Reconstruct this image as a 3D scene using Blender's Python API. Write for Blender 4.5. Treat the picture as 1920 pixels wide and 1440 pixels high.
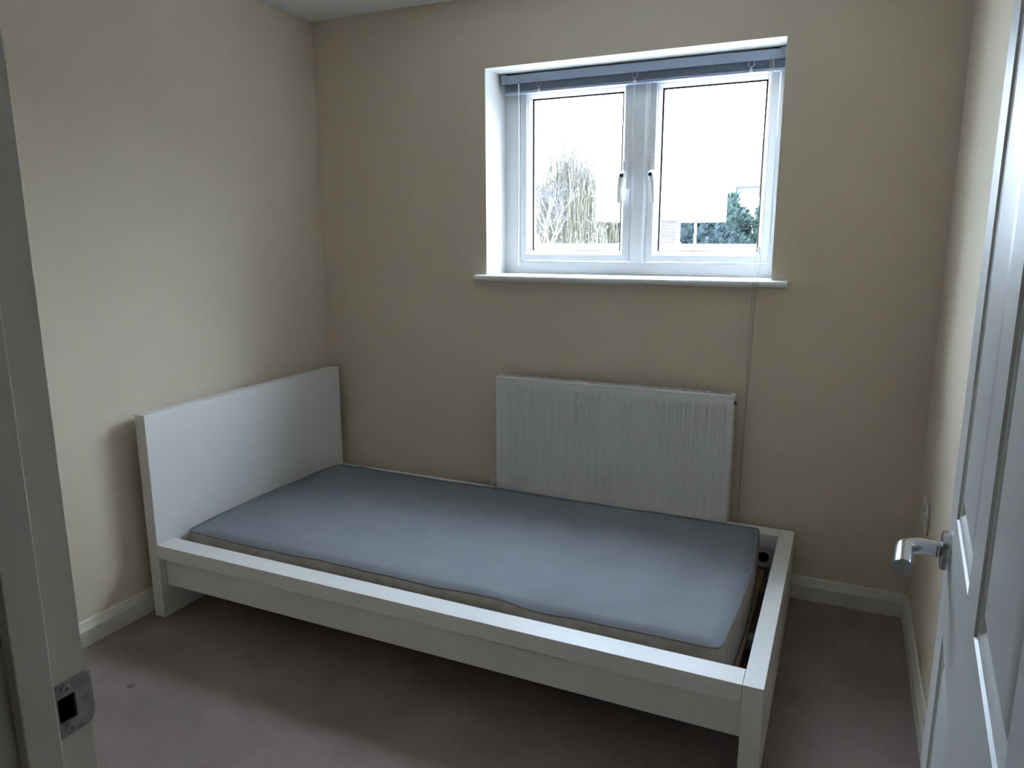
import bpy, bmesh, math, random
from mathutils import Vector, Matrix, noise

for o in list(bpy.data.objects):
    bpy.data.objects.remove(o, do_unlink=True)
S = bpy.context.scene
COL = S.collection
PI = math.pi

# ------------------------------------------------------------------ camera
cam = bpy.data.cameras.new('camera')
cam.sensor_fit = 'HORIZONTAL'; cam.sensor_width = 36.0
cam.lens = 1367.8 / 1920 * 36.0
cam.clip_start = 0.02; cam.clip_end = 500
camo = bpy.data.objects.new('camera', cam); COL.objects.link(camo)
_y, _p, _r = math.radians(24.551), math.radians(11.313), math.radians(-0.114)
_f = Vector((-math.sin(_y)*math.cos(_p), math.cos(_y)*math.cos(_p), -math.sin(_p)))
_rt = Vector((math.cos(_y), math.sin(_y), 0)); _up = _rt.cross(_f)
_r2 = _rt*math.cos(_r) + _up*math.sin(_r); _u2 = -_rt*math.sin(_r) + _up*math.cos(_r)
camo.matrix_world = Matrix(((_r2.x, _u2.x, -_f.x, 2.2383), (_r2.y, _u2.y, -_f.y, -2.7848), (_r2.z, _u2.z, -_f.z, 1.3423), (0, 0, 0, 1)))
S.camera = camo

# ------------------------------------------------------------------ sky (plain bright overcast) and exposure
SKY = 22.5          # horizon radiance
world = bpy.data.worlds.new('overcast_sky'); S.world = world
world.use_nodes = True
_bg = world.node_tree.nodes['Background']
_bg.inputs['Color'].default_value = (0.68, 0.81, 1.0, 1)
# standard overcast sky: luminance (1 + 2 sin h) / 3 of the zenith, h = height above the horizon
_wn, _wl = world.node_tree.nodes, world.node_tree.links
_tc = _wn.new('ShaderNodeTexCoord'); _sx = _wn.new('ShaderNodeSeparateXYZ'); _wl.new(_tc.outputs['Generated'], _sx.inputs[0])
_mx = _wn.new('ShaderNodeMath'); _mx.operation = 'MAXIMUM'; _mx.inputs[1].default_value = 0.0; _wl.new(_sx.outputs['Z'], _mx.inputs[0])
_ma = _wn.new('ShaderNodeMath'); _ma.operation = 'MULTIPLY_ADD'; _ma.inputs[1].default_value = 2*SKY; _ma.inputs[2].default_value = SKY
_wl.new(_mx.outputs[0], _ma.inputs[0]); _wl.new(_ma.outputs[0], _bg.inputs['Strength'])
S.cycles.diffuse_bounces = 4; S.cycles.max_bounces = 10; S.cycles.transparent_max_bounces = 16; S.cycles.adaptive_threshold = 0.015
vs = S.view_settings
vs.view_transform = 'Standard'; vs.look = 'None'; vs.gamma = 1.0; vs.use_curve_mapping = False
vs.exposure = 0.0

# ------------------------------------------------------------------ materials
def mat(name, col, rough=0.5, metal=0.0, bump=None, mottle=None, spec=0.5, stretch=None):
    """bump=(scale,strength,detail)  mottle=(scale,amount)  stretch=xyz scale of the texture"""
    m = bpy.data.materials.new(name); m.use_nodes = True
    nt = m.node_tree; b = nt.nodes['Principled BSDF']
    b.inputs['Base Color'].default_value = (*col, 1); b.inputs['Roughness'].default_value = rough
    b.inputs['Metallic'].default_value = metal; b.inputs['Specular IOR Level'].default_value = spec
    tc = nt.nodes.new('ShaderNodeTexCoord'); src = tc.outputs['Object']
    if stretch:
        mp = nt.nodes.new('ShaderNodeMapping'); mp.inputs['Scale'].default_value = stretch
        nt.links.new(src, mp.inputs['Vector']); src = mp.outputs['Vector']
    if mottle:
        n = nt.nodes.new('ShaderNodeTexNoise'); n.inputs['Scale'].default_value = mottle[0]; n.inputs['Detail'].default_value = 5
        nt.links.new(src, n.inputs['Vector'])
        r = nt.nodes.new('ShaderNodeValToRGB'); a = mottle[1]
        r.color_ramp.elements[0].position = 0.3; r.color_ramp.elements[1].position = 0.7
        r.color_ramp.elements[0].color = (*[c*(1-a) for c in col], 1); r.color_ramp.elements[1].color = (*[min(1, c*(1+a)) for c in col], 1)
        nt.links.new(n.outputs['Fac'], r.inputs['Fac']); nt.links.new(r.outputs['Color'], b.inputs['Base Color'])
    if bump:
        n2 = nt.nodes.new('ShaderNodeTexNoise'); n2.inputs['Scale'].default_value = bump[0]; n2.inputs['Detail'].default_value = bump[2] if len(bump) > 2 else 4
        nt.links.new(src, n2.inputs['Vector'])
        bp = nt.nodes.new('ShaderNodeBump'); bp.inputs['Strength'].default_value = bump[1]; bp.inputs['Distance'].default_value = 0.004
        nt.links.new(n2.outputs['Fac'], bp.inputs['Height']); nt.links.new(bp.outputs['Normal'], b.inputs['Normal'])
    return m

M = {}
M['wall'] = mat('cream_wall_paint', (0.65, 0.56, 0.43), 0.75, bump=(90, 0.06, 5), mottle=(2.5, 0.02))
M['ceiling'] = mat('white_ceiling_paint', (0.88, 0.88, 0.88), 0.85, bump=(60, 0.12, 5))
M['reveal'] = mat('white_reveal_paint', (0.85, 0.84, 0.81), 0.7, bump=(90, 0.05, 4))
M['gloss'] = mat('off_white_gloss_woodwork', (0.68, 0.64, 0.55), 0.35, bump=(40, 0.04, 3))
M['skirt'] = mat('cream_white_skirting_paint', (0.70, 0.66, 0.56), 0.4, bump=(40, 0.04, 3))
M['door'] = mat('white_grained_door_paint', (0.67, 0.675, 0.67), 0.36, bump=(55, 0.10, 5), stretch=(6, 6, 0.5))
M['bed'] = mat('white_foil_board', (0.80, 0.79, 0.765), 0.33, bump=(30, 0.02, 2))
M['upvc'] = mat('white_upvc', (0.86, 0.87, 0.88), 0.28)
M['rad'] = mat('white_radiator_enamel', (0.78, 0.78, 0.77), 0.32, bump=(60, 0.02, 2))
M['dark'] = mat('dark_gasket', (0.012, 0.012, 0.014), 0.6)
M['black'] = mat('black_plastic_and_hole_shade', (0.012, 0.012, 0.014), 0.45)  # plastic parts, and shade coloured into holes
M['slot'] = mat('dark_parts_and_slot_shade', (0.05, 0.05, 0.05), 0.8)  # small dark parts; also paints the shade inside the radiator slots
M['blind'] = mat('grey_blue_enamelled_aluminium', (0.26, 0.305, 0.39), 0.38, 0.0)
M['blindcap'] = mat('grey_blind_plastic', (0.22, 0.24, 0.29), 0.5)
M['cord'] = mat('grey_braided_cord', (0.36, 0.33, 0.28), 0.9)
M['wand'] = mat('clear_white_plastic_rod', (0.85, 0.87, 0.9), 0.15)
M['chrome'] = mat('satin_chrome', (0.62, 0.63, 0.66), 0.2, 1.0)
M['steel'] = mat('worn_brushed_steel', (0.29, 0.28, 0.265), 0.45, 1.0, bump=(120, 0.15, 4), mottle=(60, 0.25))
M['ticking'] = mat('grey_woven_mattress_cover', (0.235, 0.250, 0.275), 0.95, bump=(700, 0.35, 2), mottle=(7, 0.05), spec=0.15)
M['border'] = mat('beige_grey_mattress_border', (0.40, 0.36, 0.325), 0.95, bump=(500, 0.35, 3), mottle=(25, 0.12), spec=0.15)
M['piping'] = mat('dark_grey_piping', (0.17, 0.165, 0.17), 0.9)
M['slat'] = mat('pale_pine_slat', (0.42, 0.25, 0.14), 0.6, mottle=(14, 0.2), stretch=(6, 0.6, 6))
M['zinc'] = mat('galvanised_steel', (0.45, 0.45, 0.45), 0.45, 0.9)
M['socket'] = mat('white_plastic_faceplate', (0.74, 0.72, 0.66), 0.35)
M['brass'] = mat('dull_brass', (0.5, 0.4, 0.2), 0.4, 1.0)

def carpet():
    m = bpy.data.materials.new('brown_grey_carpet'); m.use_nodes = True
    nt = m.node_tree; L = nt.links; N = nt.nodes; b = N['Principled BSDF']
    b.inputs['Roughness'].default_value = 1.0; b.inputs['Specular IOR Level'].default_value = 0.05
    b.inputs['Sheen Weight'].default_value = 0.25; b.inputs['Sheen Roughness'].default_value = 0.6
    tc = N.new('ShaderNodeTexCoord')
    n1 = N.new('ShaderNodeTexNoise'); n1.inputs['Scale'].default_value = 420; n1.inputs['Detail'].default_value = 3
    n2 = N.new('ShaderNodeTexNoise'); n2.inputs['Scale'].default_value = 5; n2.inputs['Detail'].default_value = 6
    for n in (n1, n2): L.new(tc.outputs['Object'], n.inputs['Vector'])
    mx = N.new('ShaderNodeMath'); mx.operation = 'MULTIPLY_ADD'; mx.inputs[1].default_value = 0.45
    L.new(n1.outputs['Fac'], mx.inputs[0])
    m2 = N.new('ShaderNodeMath'); m2.operation = 'MULTIPLY'; m2.inputs[1].default_value = 0.55
    L.new(n2.outputs['Fac'], m2.inputs[0]); L.new(m2.outputs[0], mx.inputs[2])
    r = N.new('ShaderNodeValToRGB')
    r.color_ramp.elements[0].position = 0.3; r.color_ramp.elements[0].color = (0.135, 0.098, 0.082, 1)
    r.color_ramp.elements[1].position = 0.7; r.color_ramp.elements[1].color = (0.25, 0.192, 0.168, 1)
    L.new(mx.outputs[0], r.inputs['Fac'])
    last = r.outputs['Color']
    # small burn marks and stains in the pile
    for (x, y, rad, dark) in ((0.342, -1.445, 0.017, 0.9), (0.62, -1.21, 0.02, 0.3), (0.45, -1.34, 0.012, 0.2), (1.05, -1.55, 0.03, 0.2), (2.33, -0.62, 0.02, 0.25)):
        d = N.new('ShaderNodeVectorMath'); d.operation = 'DISTANCE'; d.inputs[1].default_value = (x, y, 0)
        L.new(tc.outputs['Object'], d.inputs[0])
        mr = N.new('ShaderNodeMapRange'); mr.inputs['From Min'].default_value = rad*0.3; mr.inputs['From Max'].default_value = rad
        mr.inputs['To Min'].default_value = dark; mr.inputs['To Max'].default_value = 0
        L.new(d.outputs['Value'], mr.inputs['Value'])
        mix = N.new('ShaderNodeMix'); mix.data_type = 'RGBA'; mix.inputs['B'].default_value = (0.04, 0.035, 0.03, 1)
        L.new(mr.outputs['Result'], mix.inputs['Factor']); L.new(last, mix.inputs['A']); last = mix.outputs['Result']
    L.new(last, b.inputs['Base Color'])
    bp = N.new('ShaderNodeBump'); bp.inputs['Strength'].default_value = 0.6; bp.inputs['Distance'].default_value = 0.004
    L.new(n1.outputs['Fac'], bp.inputs['Height']); L.new(bp.outputs['Normal'], b.inputs['Normal'])
    return m
M['carpet'] = carpet()

def glass():
    m = bpy.data.materials.new('clear_window_glass'); m.use_nodes = True
    nt = m.node_tree; N = nt.nodes; L = nt.links
    N.remove(N['Principled BSDF'])
    t = N.new('ShaderNodeBsdfTransparent'); t.inputs['Color'].default_value = (0.97, 0.985, 0.98, 1)
    g = N.new('ShaderNodeBsdfGlossy'); g.inputs['Roughness'].default_value = 0.02
    f = N.new('ShaderNodeFresnel')
    ge = N.new('ShaderNodeNewGeometry'); mr = N.new('ShaderNodeMapRange')     # both faces of the thin pane reflect alike
    mr.inputs['To Min'].default_value = 1.45; mr.inputs['To Max'].default_value = 1/1.45
    L.new(ge.outputs['Backfacing'], mr.inputs['Value']); L.new(mr.outputs['Result'], f.inputs['IOR'])
    mx = N.new('ShaderNodeMixShader'); L.new(f.outputs[0], mx.inputs[0]); L.new(t.outputs[0], mx.inputs[1]); L.new(g.outputs[0], mx.inputs[2])
    L.new(mx.outputs[0], N['Material Output'].inputs['Surface'])
    return m
M['glass'] = glass()

def brick():
    m = bpy.data.materials.new('red_brickwork'); m.use_nodes = True
    nt = m.node_tree; N = nt.nodes; L = nt.links; b = N['Principled BSDF']; b.inputs['Roughness'].default_value = 0.9
    tc = N.new('ShaderNodeTexCoord'); mp = N.new('ShaderNodeMapping'); mp.inputs['Rotation'].default_value = (PI/2, 0, 0)
    br = N.new('ShaderNodeTexBrick'); br.inputs['Scale'].default_value = 1.0
    br.inputs['Brick Width'].default_value = 0.225; br.inputs['Row Height'].default_value = 0.075; br.inputs['Mortar Size'].default_value = 0.006
    br.inputs['Color1'].default_value = (0.022, 0.0150, 0.0150, 1); br.inputs['Color2'].default_value = (0.028, 0.019, 0.0185, 1); br.inputs['Mortar'].default_value = (0.036, 0.032, 0.031, 1)
    L.new(tc.outputs['Object'], mp.inputs['Vector']); L.new(mp.outputs['Vector'], br.inputs['Vector']); L.new(br.outputs['Color'], b.inputs['Base Color'])
    return m
M['brick'] = brick()
M['fence'] = mat('dark_shading_fence', (0.035, 0.028, 0.022), 0.9, mottle=(4, 0.3), stretch=(1, 8, 0.4))  # dark colour of the added fence that blocks low light
M['render'] = mat('white_painted_render', (0.72, 0.72, 0.70), 0.9, bump=(40, 0.2, 5), mottle=(3, 0.05))
M['tarmac'] = mat('pale_concrete_paving', (0.52, 0.51, 0.49), 0.95, mottle=(2, 0.15))
M['bark'] = mat('dark_grey_bark', (0.042, 0.037, 0.036), 0.95, mottle=(8, 0.3), bump=(20, 0.5, 5))
M['birch'] = mat('white_birch_bark', (0.10, 0.098, 0.096), 0.9, mottle=(9, 0.3))
M['twig'] = mat('grey_brown_twigs', (0.034, 0.030, 0.031), 0.95)
M['willow'] = mat('yellow_green_willow_strands', (0.044, 0.041, 0.026), 0.9, mottle=(2, 0.3))
M['conifer'] = mat('dark_blue_green_conifer', (0.011, 0.017, 0.0185), 0.9, mottle=(6, 0.45), spec=0.1)
M['conifer2'] = mat('mid_green_conifer', (0.016, 0.026, 0.023), 0.9, mottle=(6, 0.45), spec=0.1)
M['roof'] = mat('grey_brown_roof_tiles', (0.020, 0.0175, 0.019), 0.9, mottle=(5, 0.2))
M['housewall'] = mat('pinkish_brick_wall', (0.030, 0.025, 0.024), 0.9, mottle=(10, 0.15))
M['carpaint'] = mat('white_car_paint', (0.75, 0.76, 0.77), 0.2)
M['carglass'] = mat('dark_car_glass', (0.03, 0.035, 0.04), 0.1)
M['tyre'] = mat('black_tyre_rubber', (0.02, 0.02, 0.02), 0.8)
M['greyfascia'] = mat('grey_fascia_board', (0.20, 0.20, 0.20), 0.7)

# ------------------------------------------------------------------ object helpers
OFF = {}
def thing(name, label, cat, loc=(0, 0, 0), rotz=0.0, group=None, kind=None):
    o = bpy.data.objects.new(name, None); COL.objects.link(o); o.empty_display_size = 0.1
    o.location = loc; o.rotation_euler = (0, 0, rotz)
    o['label'] = label; o['category'] = cat
    if group: o['group'] = group
    if kind: o['kind'] = kind
    OFF[o.name] = Vector(loc) if rotz == 0.0 else Vector((0, 0, 0))
    return o
def tag(o, label, cat=None, group=None, kind=None):
    o['label'] = label
    if cat: o['category'] = cat
    if group: o['group'] = group
    if kind: o['kind'] = kind
    return o
def obj(name, bm, m, parent=None, smooth=None, label=None, base=None):
    """links bm (world coordinates, or local ones under a rotated Empty) as one mesh object"""
    off = Vector((0, 0, 0))
    if parent is not None: off = OFF[parent.name]
    elif base is not None: off = Vector(base)
    if off.length: bmesh.ops.translate(bm, vec=-off, verts=bm.verts)
    bmesh.ops.recalc_face_normals(bm, faces=bm.faces)
    me = bpy.data.meshes.new(name); bm.to_mesh(me); bm.free()
    for mm in (m if isinstance(m, (list, tuple)) else [m]): me.materials.append(mm)
    if smooth is not None:
        for p in me.polygons: p.use_smooth = True
        me.set_sharp_from_angle(angle=math.radians(smooth))
    o = bpy.data.objects.new(name, me); COL.objects.link(o)
    if parent is not None:
        o.parent = parent; OFF[o.name] = off
    else:
        o.location = off; OFF[o.name] = off
    if label: o['label'] = label
    return o
def bx(bm, x0, x1, y0, y1, z0, z1, bev=0.0, seg=2):
    t = bmesh.new()
    r = bmesh.ops.create_cube(t, size=1.0)
    for v in t.verts:
        v.co = Vector((x0 + (v.co.x+0.5)*(x1-x0), y0 + (v.co.y+0.5)*(y1-y0), z0 + (v.co.z+0.5)*(z1-z0)))
    if bev: bmesh.ops.bevel(t, geom=list(t.edges), offset=bev, segments=seg, affect='EDGES', profile=0.5)
    merge(bm, t); return bm
def merge(bm, t):
    me = bpy.data.meshes.new('tmp'); t.to_mesh(me); t.free(); bm.from_mesh(me); bpy.data.meshes.remove(me)
def box(*a, **k):
    return bx(bmesh.new(), *a, **k)
def tube(bm, pts, rad, seg=8, caps=True):
    pts = [Vector(p) for p in pts]; n = len(pts)
    rads = rad if isinstance(rad, (list, tuple)) else [rad]*n
    prev = None; rings = []
    for i, p in enumerate(pts):
        d = (pts[min(i+1, n-1)] - pts[max(i-1, 0)]).normalized()
        if prev is None:
            a = Vector((0, 0, 1)) if abs(d.z) < 0.9 else Vector((1, 0, 0))
            u = d.cross(a).normalized()
        else:
            u = (prev - d*prev.dot(d)).normalized()
        prev = u; w = d.cross(u)
        rings.append([bm.verts.new(p + (u*math.cos(2*PI*k/seg) + w*math.sin(2*PI*k/seg))*rads[i]) for k in range(seg)])
    for i in range(n-1):
        for k in range(seg):
            bm.faces.new((rings[i][k], rings[i][(k+1) % seg], rings[i+1][(k+1) % seg], rings[i+1][k]))
    if caps and seg > 2:
        bm.faces.new(rings[0][::-1]); bm.faces.new(rings[-1])
    return bm
def lathe(bm, prof, origin, axis, seg=32):
    """prof = [(r, h)]; axis = unit vector"""
    axis = Vector(axis).normalized(); a = Vector((0, 0, 1)) if abs(axis.z) < 0.9 else Vector((1, 0, 0))
    u = axis.cross(a).normalized(); w = axis.cross(u); o = Vector(origin); rings = []
    for r, h in prof:
        if r < 1e-6: rings.append([bm.verts.new(o + axis*h)])
        else: rings.append([bm.verts.new(o + axis*h + (u*math.cos(2*PI*k/seg) + w*math.sin(2*PI*k/seg))*r) for k in range(seg)])
    for A, B in zip(rings, rings[1:]):
        for k in range(seg):
            q = [A[k % len(A)], A[(k+1) % len(A)], B[(k+1) % len(B)], B[k % len(B)]]
            q = list(dict.fromkeys(q))
            if len(q) > 2: bm.faces.new(q)
    return bm
def prism(bm, prof, frm, to):
    """closed profile [(a,b)] swept between two frames: frm/to = function (a,b)->point"""
    A = [bm.verts.new(frm(a, b)) for a, b in prof]; B = [bm.verts.new(to(a, b)) for a, b in prof]
    n = len(prof)
    for i in range(n): bm.faces.new((A[i], A[(i+1) % n], B[(i+1) % n], B[i]))
    bm.faces.new(A[::-1]); bm.faces.new(B); return bm

# ------------------------------------------------------------------ the room shell
W, H, YD = 2.5246, 2.2772, -2.40       # width, height, inner face of the door wall
XW0, XW1, ZW0, ZW1, DR = 0.849, 1.989, 1.191, 2.009, 0.197
XJ0, XJ1, DH = 1.63, 2.383, 1.99        # door opening between the linings
YH0, YH1 = -2.50, -3.75                 # hall
XH0, XH1 = 0.9, 3.3

fl = obj('floor', box(-0.1, XH1+0.1, YH1-0.1, 0.3, -0.15, -0.003), M['carpet']); tag(fl, 'brown grey fitted carpet covering the bedroom floor', 'floor', kind='structure')
random.seed(3)
bm = bmesh.new()          # the two carpet widths that meet at a joint under the foot of the bed
def seam_y(x): return -0.771 - 0.012*(x-2.243)/0.24 + 0.002*math.sin(x*31)
N_ = 60
def carpet_piece(ya, yb_, top):
    bm = bmesh.new(); rows = []
    for i in range(N_+1):
        x = 0.001 + (W-0.002)*i/N_
        a, c = ya(x), yb_(x)
        rows.append([bm.verts.new((x, a, -0.002)), bm.verts.new((x, a, top)), bm.verts.new((x, c, top)), bm.verts.new((x, c, -0.002))])
    for p, q in zip(rows, rows[1:]):
        for k in range(3): bm.faces.new((p[k], q[k], q[k+1], p[k+1]))
    return bm
obj('carpet_width', carpet_piece(lambda x: seam_y(x)+0.003, lambda x: -0.001, 0.0), M['carpet'], fl)
obj('carpet_width', carpet_piece(lambda x: YD-0.09, lambda x: seam_y(x), 0.0015), M['carpet'], fl)
ce = obj('ceiling', box(-0.1, XH1+0.1, YH1-0.1, 0.3, H, H+0.15), M['ceiling']); tag(ce, 'plain white painted ceiling above the cream walls', 'ceiling', kind='structure')
wl = obj('wall_left', box(-0.1, 0, YD, 0.3, -0.1, H+0.1), M['wall']); tag(wl, 'cream painted wall behind the white headboard', 'wall', kind='structure')
wr_ = obj('wall_right', box(W, W+0.1, YD, 0.3, -0.1, H+0.1), M['wall']); tag(wr_, 'cream painted wall beside the open white door', 'wall', kind='structure')
bm = bmesh.new(); TB = 0.30
bx(bm, -0.1, XW0, 0, TB, -0.1, H+0.1); bx(bm, XW1, W+0.1, 0, TB, -0.1, H+0.1)
bx(bm, XW0, XW1, 0, TB, -0.1, ZW0-0.02); bx(bm, XW0, XW1, 0, TB, ZW1, H+0.1)
wb = obj('wall_back', bm, M['wall']); tag(wb, 'cream painted wall holding the white window and radiator', 'wall', kind='structure')
# white painted plaster lining the window opening (thin, on the three reveal faces)
bm = bmesh.new()
e = 0.0015
bx(bm, XW0, XW0+e, 0.0, DR+0.06, ZW0, ZW1); bx(bm, XW1-e, XW1, 0.0, DR+0.06, ZW0, ZW1); bx(bm, XW0, XW1, 0.0, DR+0.06, ZW1-e, ZW1)
obj('reveal_lining', bm, M['reveal'], wb)
bm = bmesh.new()
bx(bm, -0.1, XJ0-0.03, YH0, YD, -0.1, H+0.1); bx(bm, XJ1+0.03, XH1+0.1, YH0, YD, -0.1, H+0.1); bx(bm, XJ0-0.03, XJ1+0.03, YH0, YD, DH+0.03, H+0.1)
wf = obj('wall_front', bm, M['wall']); tag(wf, 'cream painted wall pierced by the bedroom doorway', 'wall', kind='structure')
bm = bmesh.new(); bx(bm, XH0-0.1, XH0, YH1, YH0, -0.1, H+0.1)
tag(obj('wall_hall_left', bm, M['wall']), 'cream wall of the dim landing outside the doorway', 'wall', kind='structure')
bm = bmesh.new(); bx(bm, XH1, XH1+0.1, YH1, YH0, -0.1, H+0.1)
tag(obj('wall_hall_right', bm, M['wall']), 'cream end wall of the landing beyond the door hinges', 'wall', kind='structure')
bm = bmesh.new(); bx(bm, XH0-0.1, XH1+0.1, YH1-0.1, YH1, -0.1, H+0.1)
tag(obj('wall_hall_back', bm, M['wall']), 'cream wall of the landing opposite the bedroom doorway', 'wall', kind='structure')

# skirting boards, chamfered and rounded at the top
SK = [(0, 0), (0.015, 0), (0.015, 0.056), (0.0125, 0.061), (0.0085, 0.079), (0.006, 0.086), (0.003, 0.088), (0, 0.088)]
bm = prism(bmesh.new(), SK, lambda a, b: (0.0, -a, b), lambda a, b: (W, -a, b))
tag(obj('baseboard_back', bm, M['skirt'], smooth=25), 'cream skirting board along the window wall', 'skirting', kind='structure')
bm = prism(bmesh.new(), SK, lambda a, b: (a, YD, b), lambda a, b: (a, -0.001, b))
tag(obj('baseboard_left', bm, M['skirt'], smooth=25), 'cream skirting board behind the headboard', 'skirting', kind='structure')
bm = prism(bmesh.new(), SK, lambda a, b: (W-a, YD, b), lambda a, b: (W-a, -0.001, b))
tag(obj('baseboard_right', bm, M['skirt'], smooth=25), 'cream skirting board running behind the open door', 'skirting', kind='structure')
bm = prism(bmesh.new(), SK, lambda a, b: (0.0, YD+a, b), lambda a, b: (XJ0-0.075, YD+a, b))
tag(obj('baseboard_front', bm, M['skirt'], smooth=25), 'cream skirting board beside the door architrave', 'skirting', kind='structure')

# ------------------------------------------------------------------ doorway lining with stop and strike plate
tr = thing('trim_1', 'off white door lining with stop and steel strike plate', 'door frame', (XJ0, YD-0.05, 0), kind='structure')
LT = 0.03
# jamb carrying the strike: a mortice is left open behind the plate
ZS0, ZS1 = 0.903, 0.955
HZ0, HZ1, HY0, HY1 = 0.917, 0.941, -2.4265, -2.410
bm = bmesh.new()
bx(bm, XJ0-LT, XJ0, YH0-0.002, YD+0.002, 0, HZ0); bx(bm, XJ0-LT, XJ0, YH0-0.002, YD+0.002, HZ1, DH)
bx(bm, XJ0-LT, XJ0, YH0-0.002, HY0, HZ0, HZ1); bx(bm, XJ0-LT, XJ0, HY1, YD+0.002, HZ0, HZ1); bx(bm, XJ0-LT, XJ0-0.018, HY0, HY1, HZ0, HZ1)
obj('jamb', bm, M['gloss'], tr)
obj('jamb', box(XJ1, XJ1+LT, YH0-0.002, YD+0.002, 0, DH), M['gloss'], tr)
obj('head', box(XJ0-LT, XJ1+LT, YH0-0.002, YD+0.002, DH, DH+LT), M['gloss'], tr)
SY0, SY1 = -2.463, -2.4335
obj('stop', box(XJ0, XJ0+0.012, SY0, SY1, 0, DH-0.012, bev=0.0012), M['gloss'], tr)
obj('stop', box(XJ1-0.012, XJ1, SY0, SY1, 0, DH-0.012, bev=0.0012), M['gloss'], tr)
obj('stop', box(XJ0, XJ1, SY0, SY1, DH-0.012, DH, bev=0.0012), M['gloss'], tr)
AP = [(0, 0), (0.058, 0), (0.058, 0.014), (0.045, 0.016), (0.02, 0.012), (0.006, 0.008), (0, 0.006)]
for yy, s in ((YD, 1), (YH0, -1)):
    obj('architrave', prism(bmesh.new(), AP, lambda a, b: (XJ0-0.008-a, yy+s*b, 0), lambda a, b: (XJ0-0.008-a, yy+s*b, DH+0.008+a)), M['gloss'], tr)
    obj('architrave', prism(bmesh.new(), AP, lambda a, b: (XJ1+0.008+a, yy+s*b, 0), lambda a, b: (XJ1+0.008+a, yy+s*b, DH+0.008+a)), M['gloss'], tr)
    obj('architrave', prism(bmesh.new(), AP, lambda a, b: (XJ0-0.008-a, yy+s*b, DH+0.008+a), lambda a, b: (XJ1+0.008+a, yy+s*b, DH+0.008+a)), M['gloss'], tr)
# strike plate: flat plate with a square hole and a lip that curls round the edge of the jamb
bm = bmesh.new()
yc = [-2.4315, HY0, HY1, -2.401, -2.3955, -2.3915]; zc = [ZS0, HZ0, HZ1, ZS1]
xo = [0, 0, 0, 0, -0.0008, -0.0035]
def sp(i, j, top):
    z = zc[j]
    if i >= 4: z += (0.0045 if j == 0 else -0.0045 if j == 3 else 0)*(1.0 if i == 5 else 0.35)
    return (XJ0 + xo[i] + (0.0016 if top else 0.0002), yc[i], z)
g = {}
for t in (0, 1):
    for i in range(6):
        for j in range(4): g[i, j, t] = bm.verts.new(sp(i, j, t))
cells = [(i, j) for i in range(5) for j in range(3) if (i, j) != (1, 1)]
for i, j in cells:
    for t in (0, 1): bm.faces.new([g[i, j, t], g[i+1, j, t], g[i+1, j+1, t], g[i, j+1, t]])
    for (a, b, di, dj) in (((i, j), (i+1, j), 0, -1), ((i, j+1), (i+1, j+1), 0, 1), ((i, j), (i, j+1), -1, 0), ((i+1, j), (i+1, j+1), 1, 0)):
        if (i+di, j+dj) not in cells:
            bm.faces.new([g[a[0], a[1], 0], g[b[0], b[1], 0], g[b[0], b[1], 1], g[a[0], a[1], 1]])
obj('latch_hole_shade', box(XJ0-0.0178, XJ0-0.0165, HY0+0.0003, HY1-0.0003, HZ0+0.0003, HZ1-0.0003), M['black'], tr)  # black back plate painting the shade inside the latch hole
bm_ = bmesh.new()
for a_ in ((HY0, HY0+0.0008, HZ0, HZ1), (HY1-0.0008, HY1, HZ0, HZ1), (HY0, HY1, HZ0, HZ0+0.0008), (HY0, HY1, HZ1-0.0008, HZ1)):
    bx(bm_, XJ0-0.0165, XJ0-0.0005, *a_)
obj('latch_hole_shade', bm_, M['black'], tr)  # black side plates, the same painted hole shade
spo = obj('strike_plate', bm, M['steel'], tr, label='worn steel strike plate with a square latch hole')
for zz in (0.9095, 0.9485):
    bm = lathe(bmesh.new(), [(0, 0.0008), (0.0012, 0.0006), (0.0022, 0.0022), (0.0038, 0.0020), (0.0043, 0.0012), (0.0043, 0.0)], (XJ0+0.0012, -2.4185, zz), (1, 0, 0), 20)
    obj('screw', bm, M['steel'], spo, smooth=40)

# ------------------------------------------------------------------ open panelled door
DW, DT = 0.75, 0.035
dr_ = thing('door_1', 'open white six panel door with a chrome lever handle', 'door', (2.378, -2.405, 0.006), math.radians(-4.0), kind='structure')
# local frame: +y runs from the hinges to the free edge, -x is the visible face, z up
XF = -DT
cols = [(0.105, 0.333), (0.420, 0.648)]; rows_ = [(0.20, 0.825), (0.985, 1.665), (1.765, 1.885)]
us = [0, cols[0][0], cols[0][1], cols[1][0], cols[1][1], DW]; zs = [0, rows_[0][0], rows_[0][1], rows_[1][0], rows_[1][1], rows_[2][0], rows_[2][1], 1.975]
bm = bmesh.new()
for sx, fx in ((-1, XF), (1, 0.0)):
    gv = {(i, j): bm.verts.new((fx, us[i], zs[j])) for i in range(6) for j in range(8)}
    for i in range(5):
        for j in range(7):
            if i in (1, 3) and j in (1, 3, 5): continue
            bm.faces.new([gv[i, j], gv[i+1, j], gv[i+1, j+1], gv[i, j+1]])
    if sx == -1: ga = gv
    else: gb = gv
for j in range(7):
    for i in (0, 5): bm.faces.new([ga[i, j], ga[i, j+1], gb[i, j+1], gb[i, j]])
for i in range(5):
    for j in (0, 7): bm.faces.new([ga[i, j], ga[i+1, j], gb[i+1, j], gb[i, j]])
leaf = obj('leaf', bm, M['door'], dr_)
PRO = [(0, 0), (0.0015, -0.0028), (0.004, -0.0030), (0.007, -0.0042), (0.011, -0.0072), (0.015, -0.0092), (0.0185, -0.0095), (0.021, -0.0088), (0.026, -0.0062), (0.032, -0.0034), (0.038, -0.0018), (0.042, -0.0015)]
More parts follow.
